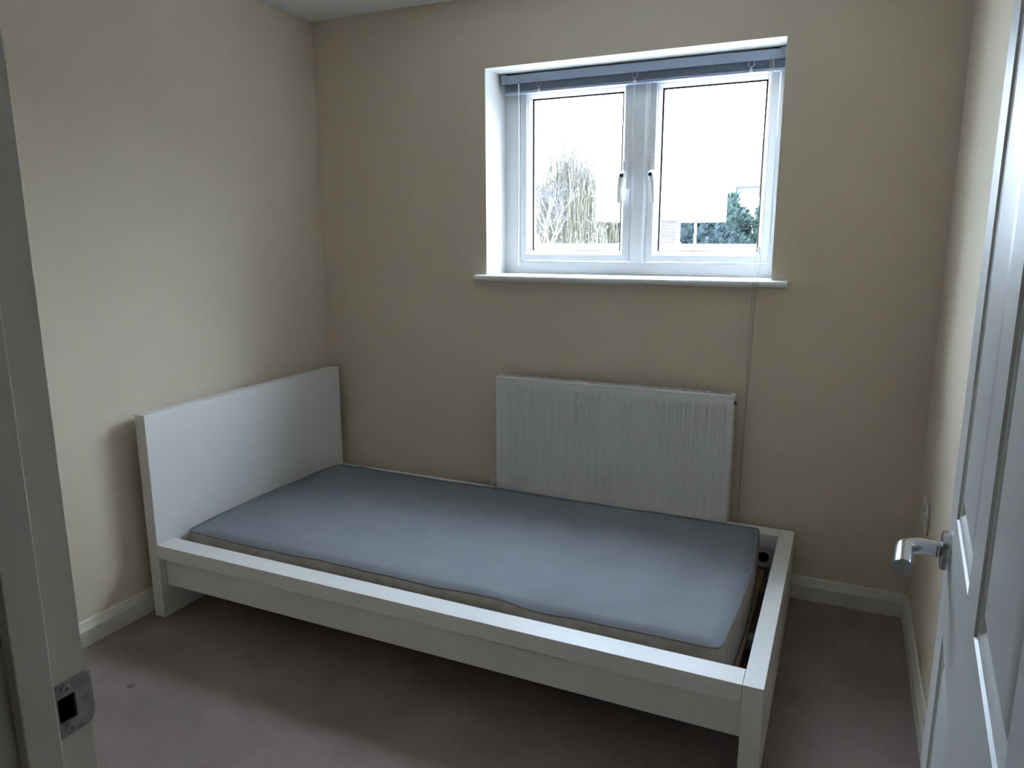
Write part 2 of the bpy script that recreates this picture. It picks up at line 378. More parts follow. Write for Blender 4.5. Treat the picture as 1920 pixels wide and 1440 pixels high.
def panel_mesh(u0, u1, z0, z1, fx, s):
    bm = bmesh.new(); prev = None
    for d, h in PRO:
        ring = [bm.verts.new((fx + s*h, a, b)) for a, b in ((u0+d, z0+d), (u1-d, z0+d), (u1-d, z1-d), (u0+d, z1-d))]
        if prev:
            for k in range(4): bm.faces.new((prev[k], prev[(k+1) % 4], ring[(k+1) % 4], ring[k]))
        prev = ring
    bm.faces.new(prev)
    return bm
for c in cols:
    for r in rows_:
        bm = panel_mesh(*c, *r, XF, -1)
        t = panel_mesh(*c, *r, 0.0, 1); merge(bm, t)
        obj('panel', bm, M['door'], leaf, smooth=28)
HU, HZ = 0.692, 0.925
path = [(XF-0.008, HU, HZ), (XF-0.030, HU, HZ)]
for k in range(1, 8):
    a = PI/2*k/7; path.append((XF-0.030-0.024*math.sin(a), HU-0.024*(1-math.cos(a)), HZ))
path += [(XF-0.0545, HU-0.045, HZ-0.0005), (XF-0.0548, HU-0.068, HZ-0.001), (XF-0.0548, HU-0.084, HZ-0.0015)]
rr = [0.0105, 0.0108] + [0.0111+0.0007*k/7 for k in range(1, 8)] + [0.0118, 0.0122, 0.0124]
lev = obj('lever_handle', tube(bmesh.new(), path, rr, 24), M['chrome'], dr_, smooth=35, label='satin chrome lever handle')
bm = lathe(bmesh.new(), [(0, 0.0105), (0.011, 0.0105), (0.0245, 0.0105), (0.026, 0.0095), (0.0265, 0.0075), (0.0265, 0.0)], (XF, HU, HZ), (-1, 0, 0), 40)
obj('rose', bm, M['chrome'], lev, smooth=35)
bm = lathe(bmesh.new(), [(0.0105, 0.0), (0.0112, 0.003), (0.0105, 0.006)], (XF-0.0105, HU, HZ), (-1, 0, 0), 24)
obj('collar', bm, M['chrome'], lev, smooth=35)
obj('latch', box(-0.026, -0.010, DW-0.001, DW+0.001, HZ-0.035, HZ+0.020), M['steel'], dr_)
for z in (0.22, 1.0, 1.75):
    bm = tube(bmesh.new(), [(0.006, -0.003, z), (0.006, -0.003, z+0.09)], 0.005, 12)
    obj('hinge', bm, M['steel'], dr_, smooth=35)

# ------------------------------------------------------------------ window
wi = thing('window_1', 'white framed double casement window set in the back wall', 'window', (XW0, 0.19, ZW0), kind='structure')
SX = [(0.923, 1.412), (1.476, 1.959)]; SZ0, SZ1 = 1.243, 1.962
FY, FB = 0.188, 0.262
bm = bmesh.new()
bx(bm, XW0, SX[0][0], FY, FB, ZW0, ZW1, bev=0.002); bx(bm, SX[1][1], XW1, FY, FB, ZW0, ZW1, bev=0.002)
bx(bm, SX[0][0]-0.002, SX[1][1]+0.002, FY, FB, ZW0, SZ0, bev=0.002); bx(bm, SX[0][0]-0.002, SX[1][1]+0.002, FY, FB, SZ1, ZW1, bev=0.002)
obj('frame', bm, M['upvc'], wi, smooth=30)
# raised trim bead round the outer frame
MU = [(0, 0), (0.006, 0.011), (0.012, 0.014), (0.052, 0.014), (0.058, 0.011), (0.064, 0)]
bm = prism(bmesh.new(), MU, lambda a, b: (1.412+a, FY-0.002-b, SZ0-0.002), lambda a, b: (1.412+a, FY-0.002-b, SZ1))
bx(bm, 1.414, 1.474, FY-0.002, FB, SZ0, SZ1)
obj('mullion', bm, M['upvc'], wi)
GY = 0.218
def sash(x0, x1):
    rings = [(0.003, FB-0.01), (0.003, FY-0.004), (0.005, FY-0.006), (0.028, FY-0.006), (0.030, FY-0.0055), (0.031, FY-0.002), (0.036, FY+0.002), (0.043, FY+0.014), (0.046, GY-0.004), (0.046, FB-0.01)]
    bm = bmesh.new(); prev = first = None
    for d, y in rings:
        ring = [bm.verts.new(p) for p in ((x0+d, y, SZ0+d), (x1-d, y, SZ0+d), (x1-d, y, SZ1-d), (x0+d, y, SZ1-d))]
        if prev:
            for k in range(4): bm.faces.new((prev[k], prev[(k+1) % 4], ring[(k+1) % 4], ring[k]))
        else: first = ring
        prev = ring
    for k in range(4): bm.faces.new((prev[k], prev[(k+1) % 4], first[(k+1) % 4], first[k]))
    so = obj('sash', bm, M['upvc'], wi)
    d = 0.0455
    obj('pane', box(x0+d, x1-d, GY, GY+0.004, SZ0+d, SZ1-d), M['glass'], so)
    bm = bmesh.new(); t_ = 0.007
    a0, a1, b0, b1 = x0+d, x1-d, SZ0+d, SZ1-d
    bx(bm, a0, a0+t_, GY-0.003, GY, b0, b1); bx(bm, a1-t_, a1, GY-0.003, GY, b0, b1); bx(bm, a0, a1, GY-0.003, GY, b0, b0+t_*.5); bx(bm, a0, a1, GY-0.003, GY, b1-t_, b1)
    obj('gasket', bm, M['dark'], so)
    return so
def espag(so, x, side):
    y0 = FY-0.006; zt = 1.592
    bm = box(x-0.010, x+0.010, y0-0.010, y0, 1.535, 1.645, bev=0.004, seg=3)
    pts = [(x, y0-0.008, zt), (x, y0-0.028, zt), (x+side*0.003, y0-0.037, zt-0.006), (x+side*0.007, y0-0.040, zt-0.02), (x+side*0.012, y0-0.040, zt-0.06), (x+side*0.014, y0-0.038, zt-0.112)]
    tube(bm, pts, [0.011, 0.0135, 0.0150, 0.0130, 0.0095, 0.0078], 16)
    h = obj('handle', bm, M['upvc'], so, smooth=40, label='white lever handle hanging down')
    bm = lathe(bmesh.new(), [(0, 0.004), (0.0065, 0.004), (0.008, 0.002), (0.008, -0.004)], (x+side*0.002, y0-0.050, zt-0.006), (0, -1, 0.15), 20)
    obj('key_button', bm, M['slot'], h, smooth=40)
s1 = sash(*SX[0]); s2 = sash(*SX[1])
espag(s1, 1.388, -1); espag(s2, 1.500, 1)
# window board: thin white board with a rounded nose and short horns past the opening
bm = bmesh.new()
NOSE = [(0.0, 0.0), (-0.030, 0.0), (-0.035, -0.002), (-0.0385, -0.007), (-0.0395, -0.012), (-0.0385, -0.017), (-0.035, -0.022), (-0.030, -0.024), (0.0, -0.024)]
prism(bm, NOSE, lambda a, b: (0.808, a, ZW0+b), lambda a, b: (2.046, a, ZW0+b))
bx(bm, XW0, XW1, -0.001, FB-0.02, ZW0-0.02, ZW0)
obj('window_board', bm, M['reveal'], wi, smooth=35, label='white window board with rounded front edge')

# ------------------------------------------------------------------ bed
XB0, XB1, XF0, XF1 = 0.0442, 0.0911, 2.0841, 2.1342
YF, YB, ZR, ZHD, WR, LIP, ZBB = -1.1068, -0.0483, 0.2791, 0.7501, 0.0742, 0.0502, 0.1174
bed = thing('bed_frame', 'low white single bed frame with tall plain headboard', 'bed', ((XB0+XF1)/2, (YF+YB)/2, 0))
bv = 0.0012
obj('headboard', box(XB0, XB1, YF, YB, 0, ZHD, bev=bv), M['bed'], bed)
obj('footboard', box(XF0, XF1, YF, YB, 0, ZR, bev=bv), M['bed'], bed)
def rail(y_out, s):
    a, b = sorted((y_out, y_out+s*WR))
    r = obj('side_rail', box(XB1+0.0005, XF0-0.0008, a, b, ZR-LIP, ZR, bev=bv), M['bed'], bed)
    a, b = sorted((y_out+s*0.028, y_out+s*0.050))
    obj('rail_panel', box(XB1+0.0005, XF0-0.0008, a, b, ZBB, ZR-LIP, bev=bv), M['bed'], r)
    a, b = sorted((y_out+s*0.050, y_out+s*0.095))
    bm = bmesh.new()          # angle iron that carries the slats
    bx(bm, XB1+0.03, XF0-0.03, *sorted((y_out+s*0.050, y_out+s*0.0525)), 0.118, 0.150); bx(bm, XB1+0.03, XF0-0.03, a, b, 0.118, 0.121)
    obj('slat_ledge', bm, M['zinc'], r)
    return r
rail(YF, 1); rb = rail(YB, -1)
# block with a round dark bolt recess inside the far foot corner
yb_in = YB-WR
bm = bmesh.new(); cxh, czh, rh = 2.036, 0.188, 0.0205
n = 32; outer = []; inner = []; outb = []; innb = []
for k in range(n):
    a = 2*PI*k/n; c, s = math.cos(a), math.sin(a); m_ = max(abs(c), abs(s))
    ox, oz = cxh + c/m_*0.046, czh + s/m_*0.038
    ix, iz = cxh + c*rh, czh + s*rh
    outer.append(bm.verts.new((ox, yb_in+0.004, oz))); inner.append(bm.verts.new((ix, yb_in+0.004, iz)))
    outb.append(bm.verts.new((ox, yb_in+0.0245, oz))); innb.append(bm.verts.new((ix, yb_in+0.0205, iz)))
for k in range(n):
    k2 = (k+1) % n
    bm.faces.new((outer[k], outer[k2], inner[k2], inner[k])); bm.faces.new((outer[k], outer[k2], outb[k2], outb[k])); bm.faces.new((inner[k], inner[k2], innb[k2], innb[k]))
blk = obj('corner_block', bm, M['bed'], bed)
bm = lathe(bmesh.new(), [(0.0200, 0.001), (0.0200, 0.0158), (0.013, 0.0160), (0.006, 0.0165), (0.005, 0.012), (0, 0.0115)], (cxh, yb_in+0.0041, czh), (0, 1, 0), 28)
obj('bolt_recess', bm, M['black'], blk, smooth=35)
obj('centre_beam', box(XB1+0.001, XF0-0.001, -0.60, -0.56, 0.085, 0.120), M['zinc'], bed)
ns = 15
for k in range(ns):
    x = 0.15 + (2.008-0.15)*k/(ns-1)
    obj('slat', box(x-0.034, x+0.034, YF+WR-0.012, YB-WR+0.012, 0.1215, 0.138, bev=0.003), M['slat'], bed)

# ------------------------------------------------------------------ mattress
mt = thing('mattress', 'thin grey mattress with dark piping lying in the white bed frame', 'mattress', (1.07, -0.56, 0.138))
MX0, MX1, MY0, MY1, MZ0, MZ1 = 0.128, 2.014, -1.005, -0.133, 0.140, 0.300
# rounded, slightly bulging outline; u in [0,1) counts round it
def outline(n_long=90, n_short=44, rc=0.020):
    pts = []
    def bul(y): return 0.018*math.sin(PI*(y-MY0)/(MY1-MY0))
    def push(x, y, nx, ny): pts.append((x, y, nx, ny))
    L = [(MX0, MY0), (MX1, MY0), (MX1, MY1), (MX0, MY1)]
    segs = [((1, 0), (0, -1), MX1-MX0, n_long), ((0, 1), (1, 0), MY1-MY0, n_short), ((-1, 0), (0, 1), MX1-MX0, n_long), ((0, -1), (-1, 0), MY1-MY0, n_short)]
    for (c, (d, nrm, ln, nn)) in zip(L, segs):
        for k in range(nn):
            t = rc + (ln-2*rc)*k/(nn-1); push(c[0]+d[0]*t, c[1]+d[1]*t, *nrm)
        nx2 = (-nrm[1], nrm[0]); ex, ey = c[0]+d[0]*(ln-rc), c[1]+d[1]*(ln-rc)
        ccx, ccy = ex-nrm[0]*rc, ey-nrm[1]*rc
        for k in range(1, 6):
            a = PI/2*k/6; vx = nrm[0]*math.cos(a)+nx2[0]*math.sin(a); vy = nrm[1]*math.cos(a)+nx2[1]*math.sin(a)
            push(ccx+vx*rc, ccy+vy*rc, vx, vy)
    out = []
    for x, y, nx, ny in pts:
        b = bul(min(max(y, MY0), MY1)); f = (x-MX0)/(MX1-MX0)
        out.append((x + b*(2*f-1), y, nx, ny))
    return out
OL = outline(); nO = len(OL)
peri = [0.0]
for k in range(nO): peri.append(peri[-1] + math.hypot(OL[(k+1) % nO][0]-OL[k][0], OL[(k+1) % nO][1]-OL[k][1]))
def edge_wave(x, y):
    """the top seam dips and ripples along the near long side"""
    w = 0.004*noise.noise(Vector((x*3.2, y*3.2, 1.7))) + 0.0035*noise.noise(Vector((x*9, y*9, 5.1)))
    dip = -0.007*math.exp(-((x-1.52)/0.10)**2) + 0.005*math.exp(-((x-1.33)/0.12)**2) - 0.004*math.exp(-((x-0.40)/0.15)**2)
    return w + (dip if y < -0.7 else 0)
def top_z(x, y):
    cx_, cy_ = (MX0+MX1)/2, (MY0+MY1)/2
    q = max(abs(x-cx_)/((MX1-MX0)/2), abs(y-cy_)/((MY1-MY0)/2)); q = min(q, 1.0)
    z = MZ1 + 0.016*(1-q**5)
    z += 0.004*noise.noise(Vector((x*2.1, y*2.1, 0.3))) + 0.0018*noise.noise(Vector((x*7, y*7, 2.2)))*(1-q**6)
    # soft puckers running in from the near side
    for px_, amp in ((1.30, 0.004), (1.36, -0.003), (1.50, 0.0035), (1.62, -0.002), (1.05, 0.002)):
        z += amp*math.exp(-((x-px_-0.25*(y-MY0))/0.018)**2)*math.exp(-((y-MY0-0.06)/0.13)**2)
    return z
# top skin: concentric shrink of the outline towards the spine
bm = bmesh.new(); cxm, cym = (MX0+MX1)/2, (MY0+MY1)/2
NR = 26; rings = []
for r_i in range(NR):
    q = 1-(r_i/NR)**1.25
    ring = []
    for x, y, nx, ny in OL:
        sx_ = x; yy = cym + (y-cym)*q
        hl = (MX1-MX0)/2 - (1-q)*0.40
        xx = cxm + (x-cxm)*hl/((MX1-MX0)/2)
        z = edge_wave(x, y)+MZ1 if r_i == 0 else top_z(xx, yy) + edge_wave(x, y)*max(0, (q-0.8)/0.2) - 0.016*(1-(min(1, r_i/3.0)))
        ring.append(bm.verts.new((xx, yy, z)))
    rings.append(ring)
for A, B in zip(rings, rings[1:]):
    for k in range(nO): bm.faces.new((A[k], A[(k+1) % nO], B[(k+1) % nO], B[k]))
# close the spine slit
last = rings[-1]
bmesh.ops.contextual_create(bm, geom=last)
bm.faces.ensure_lookup_table()
obj('cover', bm, M['ticking'], mt, smooth=60)
# quilted border: vertical tufts all the way round
bm = bmesh.new(); rings = []
NH = 10; NU = 620
def ol_at(s):
    s = s % peri[-1]
    lo, hi = 0, nO
    while hi-lo > 1:
        md = (lo+hi)//2
        if peri[md] <= s: lo = md
        else: hi = md
    t = (s-peri[lo])/max(1e-9, peri[lo+1]-peri[lo]); a, b = OL[lo % nO], OL[(lo+1) % nO]
    return [a[i]*(1-t)+b[i]*t for i in range(4)]
for h in range(NH+1):
    v = h/NH; ring = []
    for k in range(NU):
        s = peri[-1]*k/NU; x, y, nx, ny = ol_at(s)
        b = 0.008*math.sin(PI*min(1, max(0, v)))**0.6
        longside = abs(ny) > 0.7
        tuft = 0.010*abs(math.sin(PI*s/0.062 + 0.7*noise.noise(Vector((s*3, 0, 0)))))**0.5 if longside else 0.001*math.sin(s*40)
        b += tuft*math.sin(PI*v)**0.7 + 0.002*noise.noise(Vector((s*30, v*4, 3)))
        z = MZ0 + (MZ1+edge_wave(x, y)-MZ0)*v
        ring.append(bm.verts.new((x+nx*b, y+ny*b, z)))
    rings.append(ring)
for A, B in zip(rings, rings[1:]):
    for k in range(NU): bm.faces.new((A[k], A[(k+1) % NU], B[(k+1) % NU], B[k]))
bm.faces.new(rings[0][::-1])
obj('border', bm, M['border'], mt, smooth=50)
def loop_tube(z_of, rad, out, nseg=420):
    bm = bmesh.new(); rings = []
    for k in range(nseg):
        x, y, nx, ny = ol_at(peri[-1]*k/nseg); c = Vector((x+nx*out, y+ny*out, z_of(x, y))); nrm = Vector((nx, ny, 0)).normalized()
        rings.append([bm.verts.new(c + nrm*rad*math.cos(2*PI*j/8) + Vector((0, 0, 1))*rad*math.sin(2*PI*j/8)) for j in range(8)])
    for k in range(nseg):
        A, B = rings[k], rings[(k+1) % nseg]
        for j in range(8): bm.faces.new((A[j], A[(j+1) % 8], B[(j+1) % 8], B[j]))
    return bm
obj('piping', loop_tube(lambda x, y: MZ1+edge_wave(x, y)+0.0005, 0.0032, 0.002), M['piping'], mt, smooth=60)
obj('piping', loop_tube(lambda x, y: MZ0+0.004, 0.0032, 0.002), M['piping'], mt, smooth=60)

# ------------------------------------------------------------------ radiator
RX0, RX1, RZ0, RZ1, RYF, RYB = 0.936, 1.897, 0.286, 0.780, -0.100, -0.042
ra = thing('radiator', 'white fluted panel radiator on the wall under the window', 'radiator', ((RX0+RX1)/2, -0.07, RZ0))
pitch = 0.0318; nfl = 29; fx0 = (RX0+RX1)/2 - nfl*pitch/2
prof = [(0, 0), (0.16, 0), (0.26, 0.7), (0.34, 1), (0.66, 1), (0.74, 0.7), (0.84, 0)]
xs = [(RX0+0.004, 0)]
for k in range(nfl): xs += [(fx0+pitch*(k+a), d) for a, d in prof]
xs += [(fx0+pitch*nfl, 0), (RX1-0.004, 0)]
zrow = [(RZ0, -0.004, 0), (RZ0+0.004, 0, 0), (RZ0+0.036, 0, 0), (RZ0+0.048, 0, 0.6), (RZ0+0.058, 0, 1), (RZ1-0.060, 0, 1), (RZ1-0.051, 0, 0.6), (RZ1-0.040, 0, 0), (RZ1-0.017, 0, 0), (RZ1-0.014, -0.0012, 0), (RZ1-0.011, 0, 0), (RZ1-0.004, 0, 0), (RZ1, -0.004, 0)]
bm = bmesh.new(); gr = []
for z, yo, fd in zrow:
    gr.append([bm.verts.new((x, RYF - yo + d*fd*0.009, z)) for x, d in xs])
for A, B in zip(gr, gr[1:]):
    for k in range(len(xs)-1): bm.faces.new((A[k], A[k+1], B[k+1], B[k]))
back = [[bm.verts.new((x, RYF+0.012, z)) for x in (xs[0][0], xs[-1][0])] for z in (RZ0, RZ1)]
bm.faces.new((back[0][0], back[0][1], back[1][1], back[1][0]))
bm.faces.new([gr[-1][0]] + gr[-1][1:] + [back[1][1], back[1][0]])
bm.faces.new(gr[0][::-1] + [back[0][0], back[0][1]])
bm.faces.new([r[0] for r in gr] + [back[1][0], back[0][0]]); bm.faces.new([r[-1] for r in gr][::-1] + [back[0][1], back[1][1]])
obj('front_panel', bm, M['rad'], ra, smooth=40)
for x0, x1 in ((RX0, RX0+0.006), (RX1-0.006, RX1)):
    obj('side_panel', box(x0, x1, RYF+0.003, RYB, RZ0+0.004, RZ1-0.001, bev=0.002), M['rad'], ra, smooth=30)
# top grille: rails with cross bars and open slots between
bm = bmesh.new(); gz0, gz1 = RZ1-0.006, RZ1-0.001
bx(bm, RX0+0.006, RX1-0.006, RYF+0.006, RYF+0.0125, gz0, gz1); bx(bm, RX0+0.006, RX1-0.006, RYB-0.004, RYB, gz0, gz1)
nb = 88
for k in range(nb+1):
    x = RX0+0.008 + (RX1-RX0-0.016)*k/nb
    bx(bm, x-0.0024, x+0.0024, RYF+0.012, RYB-0.0035, gz0, gz1)
obj('top_grille', bm, M['rad'], ra)
bm = bmesh.new()             # rear waterway and convector fins
bx(bm, RX0+0.02, RX1-0.02, RYB-0.012, RYB-0.002, RZ0+0.02, RZ1-0.03, bev=0.003)
for k in range(110):      # dusty convector fins, coloured dark to put shade in the grille slots
    x = RX0+0.012 + (RX1-RX0-0.024)*k/109
    bx(bm, x-0.0006, x+0.0006, RYF+0.014, RYB-0.012, RZ1-0.14, RZ1-0.034)
bx(bm, RX0+0.008, RX1-0.008, RYF+0.0125, RYF+0.0145, RZ0+0.02, RZ1-0.007)
obj('convector', bm, M['slot'], ra)
obj('bleed_valve', lathe(bmesh.new(), [(0, 0.010), (0.004, 0.010), (0.0055, 0.008), (0.0055, 0.0)], (RX1-0.001, -0.085, RZ1-0.030), (1, 0, 0), 20), M['slot'], ra, smooth=40)
for x in (1.10, 1.72):
    obj('wall_bracket', box(x-0.015, x+0.015, RYB-0.003, -0.001, RZ0+0.06, RZ1-0.06), M['zinc'], ra)
# lockshield valve with white cap and pipe tail at the left bottom corner
bm = tube(bmesh.new(), [(RX0-0.026, -0.001, RZ0+0.012), (RX0-0.026, -0.066, RZ0+0.012)], 0.0075, 14)
tube(bm, [(RX0-0.026, -0.064, RZ0+0.012), (RX0+0.004, -0.064, RZ0+0.012)], 0.010, 14)
vl = obj('valve', bm, M['brass'], ra, smooth=40)
obj('valve_cap', lathe(bmesh.new(), [(0.0135, 0), (0.0145, 0.004), (0.0145, 0.014), (0.0105, 0.017), (0.0105, 0.034), (0.009, 0.0365), (0, 0.0365)], (RX0-0.026, -0.064, RZ0+0.012), (0, 0, 1), 24), M['socket'], vl, smooth=35)

# ------------------------------------------------------------------ venetian blind, fully raised
bl = thing('venetian_blind', 'grey blue venetian blind drawn up tight at the window top', 'blind', ((XW0+XW1)/2, 0.14, 1.93))
BX0, BX1 = 0.866, 1.983
bm = bmesh.new()
HP = [(0.124, 1.966), (0.122, 1.969), (0.122, 1.997), (0.124, 2.000), (0.164, 2.000), (0.164, 1.966)]
prism(bm, HP, lambda a, b: (BX0, a, b), lambda a, b: (BX1, a, b))
obj('headrail', bm, M['blind'], bl)
for x in (BX0, BX1-0.022):
    obj('end_bracket', box(x-0.002, x+0.024, 0.1195, 0.166, 1.9655, 2.003, bev=0.001), M['blindcap'], bl)
bm = bmesh.new(); nsl = 17
for k in range(nsl):
    z = 1.9385 + k*0.0016
    j = random.uniform(-0.0012, 0.0012)
    arc = [(0.131+j, z), (0.1375+j, z+0.0009), (0.144+j, z+0.0012), (0.1505+j, z+0.0009), (0.157+j, z)]
    pr = arc + [(a, b-0.0006) for a, b in arc[::-1]]
    prism(bm, pr, lambda a, b: (BX0+0.008, a, b), lambda a, b: (BX1-0.006, a, b))
so_ = obj('slat_stack', bm, M['blind'], bl); so_['kind'] = 'stuff'
obj('bottom_rail', box(BX0+0.007, BX1-0.005, 0.130, 0.158, 1.927, 1.9375, bev=0.003), M['blind'], bl, smooth=30)
for x in (1.03, 1.43, 1.86):
    bm = bmesh.new()
    for dx in (-0.005, 0.005): tube(bm, [(x+dx, 0.1285, 1.970), (x+dx*2.4, 0.1265, 1.955), (x-dx, 0.1285, 1.937)], 0.0009, 6)
    bx(bm, x-0.006, x+0.006, 0.1280, 0.1300, 1.929, 1.937)
    obj('ladder_cord', bm, M['wand'], bl)
# tilt wand on the left, clear rod hooked under the headrail
bm = tube(bmesh.new(), [(0.948, 0.119, 1.974), (0.948, 0.113, 1.966), (0.948, 0.112, 1.958)], 0.0022, 10)
wd = obj('wand_hook', bm, M['blindcap'], bl, smooth=40)
obj('tilt_wand', tube(bmesh.new(), [(0.948, 0.112, 1.960), (0.946, 0.113, 1.6), (0.9445, 0.114, 1.225)], 0.0030, 8), M['wand'], wd, smooth=60)
# lift cords: down the right, over the window board, then along the wall
def cord(dx, zend, x_sill, x_end, r=0.0011):
    p = [(1.931+dx, 0.119, 1.972), (1.930+dx*1.2, 0.112, 1.7), (1.929+dx*1.4, 0.105, 1.34), (1.930+dx*1.5, 0.085, 1.27), (x_sill-0.001, 0.01, 1.203), (x_sill, -0.025, 1.1945), (x_sill, -0.0415, 1.184), (x_sill, -0.041, 1.16)]
    for k in range(1, 9):
        t = k/8; z = 1.16 + (zend-1.16)*t
        p.append((x_sill+(x_end-x_sill)*min(1, t*1.5)+0.0015*math.sin(z*17+dx*900)*(1-t), -0.041+0.004*t, z))
    return tube(bmesh.new(), p, r, 6)
for i, (dx, ze, xs_, xe) in enumerate(((-0.006, 0.16, 1.931, 1.9275), (0.002, 0.14, 1.9395, 1.9290), (0.006, 0.17, 1.9450, 1.9302))):
    obj('lift_cord', cord(dx, ze, xs_, xe), M['cord'], bl)
obj('cord_connector', lathe(bmesh.new(), [(0, 0.012), (0.004, 0.010), (0.006, 0.0), (0.005, -0.014), (0.002, -0.02), (0, -0.02)], (1.929, 0.103, 1.30), (0, 0.05, 1), 14), M['wand'], bl, smooth=50)

# ------------------------------------------------------------------ double socket on the right wall
so2 = thing('wall_socket', 'white double electrical socket low on the right hand wall', 'socket', (W, -0.263, 0.484))
pl = obj('faceplate', box(W-0.009, W-0.0005, -0.336, -0.190, 0.441, 0.527, bev=0.003), M['socket'], so2, smooth=35)
for yc_ in (-0.226, -0.300):
    obj('rocker_switch', box(W-0.012, W-0.008, yc_-0.006+0.013, yc_+0.006+0.013, 0.502, 0.520, bev=0.001), M['socket'], so2)
    for (dy, dz, a, b) in ((0, 0.0, 0.002, 0.004), (-0.011, -0.022, 0.0035, 0.002), (0.011, -0.022, 0.0035, 0.002)):
        obj('pin_hole', box(W-0.0096, W-0.0088, yc_+dy-a, yc_+dy+a, 0.485+dz-b, 0.485+dz+b), M['black'], so2)

# ------------------------------------------------------------------ outside the window
ZG = -0.15
gd = obj('ground', box(-60, 60, 0.32, 90, ZG-0.2, ZG), M['tarmac']); tag(gd, 'pale bright paving outside the window', 'ground', kind='structure')
bm = box(-14, 9, 6.0, 6.22, ZG, 1.222); bx(bm, -14, 9, 5.97, 6.25, 1.222, 1.268, bev=0.006)
tag(obj('garden_wall', bm, M['render'], base=(-2, 6.1, ZG)), 'long pale rendered garden wall below the trees', 'wall')

# unseen fence added to shade the room's upper left wall and the white outer sill of the window
tag(obj('added_shading_fence', box(4.2, 4.42, 0.32, 5.96, ZG, 2.15), M['fence']), 'added unseen fence shading the upper left bedroom wall', 'wall', kind='structure')
obj('added_outer_sill', box(XW0-0.03, XW1+0.03, 0.265, 0.42, ZW0-0.045, ZW0-0.015, bev=0.004), M['upvc'], wi)  # outer sill added to bounce light up at the window reveal

# white raised structure on a brick pier and a slim post
pb = thing('outbuilding', 'white boxy building raised on a brick pier and slim post', 'building', (-1.6, 14.5, ZG))
obj('upper_storey', box(-3.26, -0.735, 14.0, 17.0, 1.732, 2.83), M['render'], pb)
obj('roof', box(-3.34, -0.66, 13.92, 17.1, 2.83, 2.875), M['greyfascia'], pb)
obj('brick_pier', box(-2.35, -1.37, 14.02, 14.5, ZG, 1.732), M['brick'], pb)
obj('post', box(-0.97, -0.925, 14.04, 14.085, ZG, 1.732), M['render'], pb)

# parked car seen end on
cr = thing('parked_car', 'white parked car showing its rear window over the garden wall', 'car', (-3.0, 12.0, ZG))
CP = [(-0.86, 0.22), (-0.88, 0.55), (-0.84, 0.86), (-0.74, 0.92), (-0.60, 1.36), (-0.50, 1.43), (0.50, 1.43), (0.60, 1.36), (0.74, 0.92), (0.84, 0.86), (0.88, 0.55), (0.86, 0.22)]
cx_, cy_ = -2.45, 14.9
cr.location = (cx_, cy_, ZG); OFF[cr.name] = Vector((cx_, cy_, ZG))
CPp = [(a*0.9, b) for a, b in CP]
bm = bmesh.new(); ringz = []
for yy, s, tp in ((0, 0.96, 0.90), (0.12, 1.0, 1.0), (2.3, 1.0, 1.0), (3.0, 0.98, 0.66), (4.1, 0.92, 0.60)):
    ringz.append([bm.verts.new((cx_+a*s, cy_+yy, ZG+min(b, 0.92)+max(0, b-0.92)*tp if tp > 0.7 else ZG+min(b, 1.43*tp))) for a, b in CPp])
for A, B in zip(ringz, ringz[1:]):
    for k in range(len(CPp)): bm.faces.new((A[k], A[(k+1) % len(CPp)], B[(k+1) % len(CPp)], B[k]))
bm.faces.new(ringz[0][::-1]); bm.faces.new(ringz[-1])
obj('body', bm, M['carpaint'], cr)
bm = bmesh.new()
q = [bm.verts.new((cx_+a, cy_-0.006, ZG+b)) for a, b in ((-0.56, 0.97), (0.56, 0.97), (0.45, 1.29), (-0.45, 1.29))]
q2 = [bm.verts.new((v.co.x, v.co.y+0.012, v.co.z)) for v in q]
bm.faces.new(q[::-1]); bm.faces.new(q2)
for k in range(4): bm.faces.new((q[k], q[(k+1) % 4], q2[(k+1) % 4], q2[k]))
obj('rear_window', bm, M['carglass'], cr)
for sx in (-0.70, 0.70):
    for yy in (0.75, 3.3):
        obj('wheel', lathe(bmesh.new(), [(0, -0.09), (0.2, -0.09), (0.3, -0.08), (0.31, 0), (0.3, 0.08), (0.2, 0.09), (0, 0.09)], (cx_+sx, cy_+yy, ZG+0.31), (1, 0, 0), 20), M['tyre'], cr, smooth=40)

# house on the far right, mostly hidden by the window frame
hs = thing('house', 'pinkish brick house with overhanging eaves behind the conifers', 'house', (3.0, 34.0, ZG))
obj('wall', box(-1.15, 8, 33.5, 40, ZG, 3.55), M['housewall'], hs)
bm = bmesh.new()
prism(bm, [(32.75, 3.52), (32.75, 3.64), (37, 6.2), (41, 3.64), (41, 3.52)], lambda a, b: (-2.75, a, b), lambda a, b: (8.6, a, b))
obj('roof', bm, M['roof'], hs)
obj('window', box(0.2, 1.5, 33.46, 33.5, 1.9, 3.1), M['carglass'], hs)

